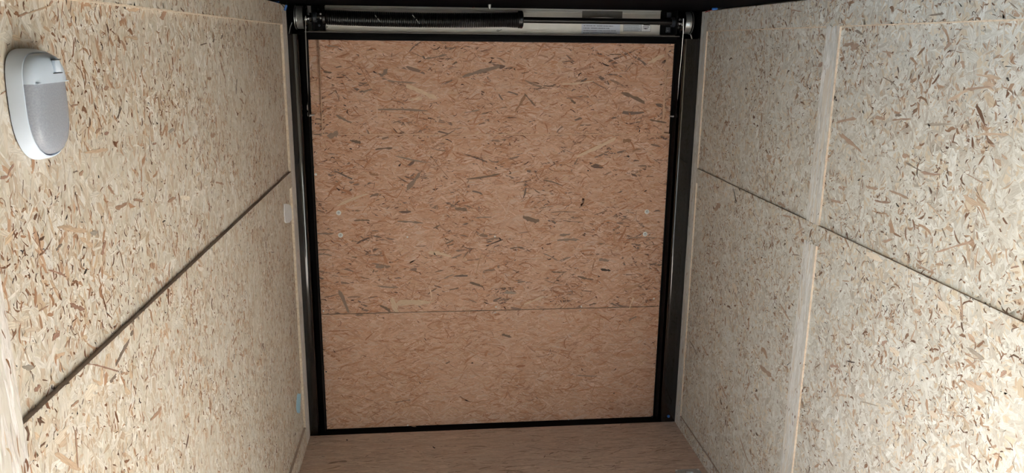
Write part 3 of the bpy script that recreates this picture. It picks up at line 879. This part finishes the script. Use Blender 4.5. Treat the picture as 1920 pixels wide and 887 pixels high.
def board_at(px, py, where):
    if where == 'door':
        p = at(px, py, 1, DY)
        return (PD_up if p.z > zs else PD_lo), 1, DY, -1
    if where == 'floor': return fl, 2, 0.0, 1
    v0 = 0.0 if where == 'left' else W
    p = at(px, py, 0, v0)
    if p.z > 1.158 and p.z < 1.2192: return (PL_mid if where == 'left' else PR_mid), 0, v0, (1 if where == 'left' else -1)
    if p.z > (LT if where == 'left' else RT): return (PL_top if where == 'left' else PR_top), 0, v0, (1 if where == 'left' else -1)
    if where == 'left' and p.y < 1.032: return SL_near, 0, v0, 1
    if where == 'right' and S1 < p.y < S2: return (SR_up if p.z > 1.2 else SR_lo), 0, v0, -1
    rec = -REC if where == 'left' else W + REC_R
    p = at(px, py, 0, rec)
    up = p.z > 1.2
    if where == 'left': return (PL_up if up else PL_lo), 0, rec, 1
    far = p.y > S1 + .03
    return ((PR_far_up if far else PR_up) if up else (PR_far_lo if far else PR_lo)), 0, rec, -1


def wood_strand(where, x1, y1, x2, y2, w, c):
    """one strand between two points of the photograph, laid on the board it belongs to"""
    par, ax, plane, out = board_at((x1 + x2) / 2, (y1 + y2) / 2, where)
    L = math.hypot(x2 - x1, y2 - y1) or 1.0
    dx, dy = (x2 - x1) / L, (y2 - y1) / L
    n = 8; R_ = random.random; w *= 1.0
    top, bot = [], []
    bow = (R_() - .5) * min(L * .10, 3)
    e0, e1 = .05 + .6 * R_(), .05 + .6 * R_()
    for k in range(n):
        t = k / (n - 1)
        pr = e0 if k == 0 else e1 if k == n - 1 else .45 + .75 * R_()
        jx = (R_() - .5) * L * .10
        cx = x1 + dx * (L * t + jx) - dy * bow * math.sin(math.pi * t); cy = y1 + dy * (L * t + jx) + dx * bow * math.sin(math.pi * t)
        a, b_ = w * .5 * pr * (.75 + .4 * R_()), w * .5 * pr * (.75 + .4 * R_())
        j2 = (R_() - .5) * min(w, L * .15)
        top.append((cx - dy * a + dx * j2, cy + dx * a + dy * j2)); bot.append((cx + dy * b_ - dx * j2, cy - dx * b_ - dy * j2))
    P = [at(x, y, ax, plane) for x, y in top + bot[::-1]]
    if ax == 0:                                        # a strand ends where its board ends
        ys_ = [v.co.y for v in par.data.vertices]; zs_ = [v.co.z for v in par.data.vertices]
        for p in P: p.y = min(max(p.y, min(ys_)), max(ys_)); p.z = min(max(p.z, min(zs_)), max(zs_))
    h = .00066 + .0001 * R_()
    o_ = [i for i in range(3) if i != ax]
    n2 = len(P)
    vs = []
    for lift in (0.0, h):
        for p in P:
            q = [0, 0, 0]; q[ax] = plane + out * lift; q[o_[0]] = p[o_[0]]; q[o_[1]] = p[o_[1]]
            vs.append(q)
    fs = [(k, k + 1, n2 - 2 - k, n2 - 1 - k) for k in range(n - 1)]
    fs = [tuple(i + n2 for i in f) for f in fs] + [(k, (k + 1) % n2, n2 + (k + 1) % n2, n2 + k) for k in range(n2)]
    me = bpy.data.meshes.new('wood_strand'); me.from_pydata(vs, [], fs); me.update()
    k_ = (.18 if where != 'right' else .30) if c not in 'kK' else .06
    col = lin(CODE[c]) * (1 - k_) + lin((208, 174, 148) if where in ('door', 'floor') else (212, 204, 190)) * k_
    if where == 'right': col = col.mean() * .15 + col * .85  # cool skylight of the right wall put into these strands too
    col = col * random.uniform(.9, 1.1)
    me.attributes.new('strand_colour', 'FLOAT_COLOR', 'POINT').data.foreach_set('color', np.tile(np.append(col, 1.0), len(vs)).astype(np.float32))
    mid = (P[0] + P[n - 1]) / 2; d3 = (P[n - 1] - P[0]).normalized(); e = Vector([1 if i == ax else 0 for i in range(3)]); s3 = e.cross(d3)
    g = [((Vector(v) - mid).dot(d3) + mid.z * 7, (Vector(v) - mid).dot(s3) + mid.x * 5, 0) for v in vs]
    me.attributes.new('strand_grain', 'FLOAT_VECTOR', 'POINT').data.foreach_set('vector', np.array(g, np.float32).ravel())
    me.materials.append(MAT['strand'])
    return link('wood_strand', me, par)


SEEN = [
 ('door', 560, 60, 2.608, '805 215 975 170 22 G;380 380 620 385 13 G;400 220 435 180 20 G;430 238 570 248 9 G;310 295 360 280 14 G;180 405 260 445 13 G;250 530 305 540 14 D;145 515 190 490 28 G;375 575 460 568 10 D;470 605 630 640 9 G;680 520 770 475 6 D;820 720 980 695 12 D;530 770 600 685 20 G;640 595 740 720 4 B;1105 300 1155 360 8 D;1060 385 1110 300 14 B;1580 295 1690 345 22 D;1715 430 1800 445 9 D;1585 535 1625 530 22 B;1370 605 1560 515 18 P;1200 725 1290 752 8 D;765 865 825 870 16 D;520 260 680 330 28 P;120 195 165 200 10 D;140 68 200 75 8 G;330 90 365 85 6 D;750 160 775 145 10 D;1195 262 1245 265 8 D;1280 255 1440 240 10 P;1330 330 1355 350 14 D;350 695 390 700 12 B;1630 585 1660 570 14 B;620 130 720 110 10 G;810 395 885 380 8 G;190 850 340 790 14 P;1605 608 1618 610 8 K;960 664 970 666 8 K;1411 678 1420 678 8 K;540 335 605 325 14 P;1520 110 1580 110 6 D;1710 150 1790 110 22 P'),
 ('door', 570, 380, 4.031, '380 135 490 135 18 D;100 360 205 360 10 D;100 390 210 400 14 G;95 235 220 235 20 G;700 140 900 155 18 G;1150 45 1210 60 18 D;1215 20 1280 45 10 D;975 195 1025 170 14 D;1300 115 1411 110 12 G;540 480 605 485 26 G;1070 310 1130 285 12 D;1080 330 1140 310 9 D;930 375 1110 405 30 P;1115 420 1190 390 14 G;935 695 1005 645 9 D;1060 575 1130 545 10 G;1095 658 1170 645 10 D;1255 605 1350 635 22 D;570 775 655 820 24 D;265 665 335 830 26 G;660 720 700 825 50 P;700 755 950 755 50 P;1300 545 1340 390 9 T;435 800 452 803 9 K;1375 325 1395 325 12 K;560 630 720 640 14 G;430 560 495 578 8 D;520 530 530 505 8 D;385 850 450 850 14 G;940 620 965 730 8 P;840 330 925 325 7 D;355 410 400 418 10 D'),
 ('door', 900, 380, 4.031, '325 110 445 145 42 D;585 285 760 280 24 G;600 245 680 240 20 G;225 348 325 338 12 D;50 325 170 280 8 K;900 430 975 440 34 G;910 505 985 512 18 K;540 522 665 520 14 D;735 555 855 580 14 D;180 682 270 682 22 g;860 95 955 60 9 D;520 75 720 72 7 D;620 135 790 150 6 D;1110 268 1320 265 9 G;1020 325 1022 200 14 T;850 505 870 430 9 B;480 385 590 440 10 G;600 440 690 410 10 G;330 770 480 710 18 P;890 555 905 558 10 K;785 232 798 236 10 K;825 775 880 760 16 D;1130 800 1165 715 12 P;770 665 850 672 8 D;1090 660 1200 620 16 T;280 605 340 595 16 G;860 880 905 835 26 T'),
 ('door', 560, 560, 2.667, '1015 178 1065 192 13 D;735 325 755 315 10 D;480 520 565 505 4 D;1390 383 1500 388 5 G;863 323 873 321 7 K;1400 170 1455 130 12 T;1650 110 1690 90 10 G;420 95 428 98 6 K;1572 474 1580 472 6 K;1270 365 1275 350 4 B;560 635 590 643 8 B'),
 ('floor', 560, 560, 2.667, '145 827 240 815 8 G;670 740 682 748 8 K;238 706 245 710 6 K;1226 795 1233 785 6 d'),
 ('left', 0, 0, 2.957, '100 95 150 70 12 b;270 30 290 5 15 b;700 55 770 50 22 t;895 110 920 55 26 b;668 220 695 280 17 b;690 205 760 215 20 t;1225 215 1235 195 8 d;1180 235 1188 215 8 d;1110 250 1145 240 6 d;580 500 595 475 24 b;640 665 670 600 6 d;655 655 665 585 6 d;855 580 865 520 10 b;530 740 555 710 16 b;578 745 600 735 18 r;460 845 600 825 20 t;1010 800 1040 780 10 b;845 800 865 795 12 r;1330 545 1350 575 8 b;1560 670 1566 640 8 b;1150 430 1170 440 16 b;1310 520 1313 435 3 d;390 590 430 580 10 b;0 525 50 495 6 b;1170 760 1190 740 22 b;935 735 965 715 20 g;150 75 280 30 10 t;1640 340 1655 310 8 b'),
 ('left', 0, 300, 2.957, '0 100 42 92 24 r;40 90 75 25 11 r;405 70 430 60 10 d;440 85 460 60 18 b;544 85 546 101 8 k;600 145 630 190 15 b;420 185 445 305 8 b;640 270 700 240 26 b;740 220 790 230 18 b;930 235 970 205 22 b;1000 205 1050 215 28 p;320 375 400 375 18 t;440 430 510 480 28 t;565 530 580 455 17 r;180 430 255 525 6 b;310 500 340 465 16 d;465 635 478 605 11 k;270 610 370 650 13 r;340 385 480 395 34 t;860 650 880 690 18 b;1195 125 1240 135 14 b;390 800 470 830 26 r;210 840 265 810 10 b;120 290 140 265 18 b;500 410 540 400 30 g;1500 512 1520 512 4 d;900 345 915 335 8 k'),
 ('left', 0, 587, 2.957, '290 150 325 110 24 r;640 290 715 150 20 d;725 125 735 95 18 d;610 385 640 335 22 d;490 280 655 325 13 r;120 300 185 300 34 g;190 435 220 400 22 r;395 520 435 485 13 b;415 640 430 855 9 b;830 600 895 520 17 b;1290 175 1310 130 10 b;515 370 560 400 18 t;800 380 820 350 10 b;1330 225 1345 240 12 b;310 775 440 870 40 t;335 275 350 330 6 d;360 190 380 150 10 b;830 290 870 175 8 b;1170 680 1175 620 8 b;300 720 370 620 60 p;480 480 520 400 60 p'),
 ('right', 1290, 0, 2.957, '330 160 350 190 13 b;725 370 750 350 24 r;490 425 510 365 6 r;905 280 945 240 30 b;860 255 920 240 18 b;930 170 965 190 13 d;1340 85 1420 75 9 d;1450 560 1560 490 26 t;1540 500 1680 480 22 b;1600 415 1740 440 22 t;1640 470 1700 470 44 t;1768 430 1780 450 11 k;1740 480 1800 505 8 b;1520 340 1530 380 22 b;1150 640 1185 640 17 d;1130 665 1240 660 11 b;1040 650 1090 660 22 b;820 680 930 655 18 b;840 740 960 840 24 b;1310 690 1470 690 24 g;1625 745 1780 745 18 t;1085 430 1150 470 9 d;1080 285 1140 300 11 b;1190 860 1230 870 26 b;1430 270 1460 235 18 b;1780 10 1830 50 6 d;570 55 630 65 11 b;1160 50 1190 65 11 b;1540 670 1560 690 14 d'),
 ('right', 1290, 300, 2.957, '150 280 175 240 26 b;525 305 570 315 13 b;500 235 540 260 16 b;1210 15 1290 60 9 d;1300 70 1400 80 17 r;1540 75 1640 130 8 b;985 145 1050 160 16 b;1120 170 1220 215 17 b;835 150 870 165 16 b;790 220 845 235 22 b;1040 225 1120 235 13 r;1155 240 1170 260 8 k;1530 200 1640 260 30 t;1330 240 1420 340 9 t;1385 510 1590 450 14 b;1410 380 1430 430 8 d;1270 470 1290 540 8 b;860 330 880 320 11 b;1080 450 1130 440 18 b;880 575 905 570 23 b;1270 580 1350 620 11 b;1510 750 1525 885 10 b;590 425 640 380 13 t;580 525 620 530 6 d;725 520 760 515 8 b;505 790 560 885 8 b;1790 600 1835 590 12 r;1430 370 1470 390 26 t;930 490 960 520 7 d;990 520 1080 560 40 p;1400 780 1440 870 40 p;250 680 270 740 22 p'),
 ('right', 1290, 587, 2.957, '10 155 50 235 5 d;75 175 105 235 8 b;1075 170 1105 155 22 r;790 290 835 300 22 r;880 265 925 275 8 k;185 400 215 475 9 b;370 445 390 485 11 b;285 680 340 840 8 b;400 290 460 350 22 b;950 460 980 450 20 t;830 455 880 460 13 t;1545 190 1640 260 22 g;1510 0 1520 40 10 b;1655 60 1665 155 12 g;1735 355 1760 320 26 r;1560 290 1605 260 8 b;1540 370 1640 430 40 t;1460 745 1510 730 18 t;1680 745 1710 735 20 b;1205 575 1250 570 22 t;1150 855 1175 875 14 b;960 490 1050 515 8 g;1120 190 1170 240 40 p;1340 540 1385 580 30 p;170 220 180 215 8 d;265 650 270 640 10 d'),
]
for where, ox, oy, sc__, rows in SEEN:
    for row in rows.split(';'):
        q = row.split(); v = [float(t) for t in q[:5]]
        wood_strand(where, ox + v[0] / sc__, oy + v[1] / sc__, ox + v[2] / sc__, oy + v[3] / sc__, v[4] / sc__, q[5])
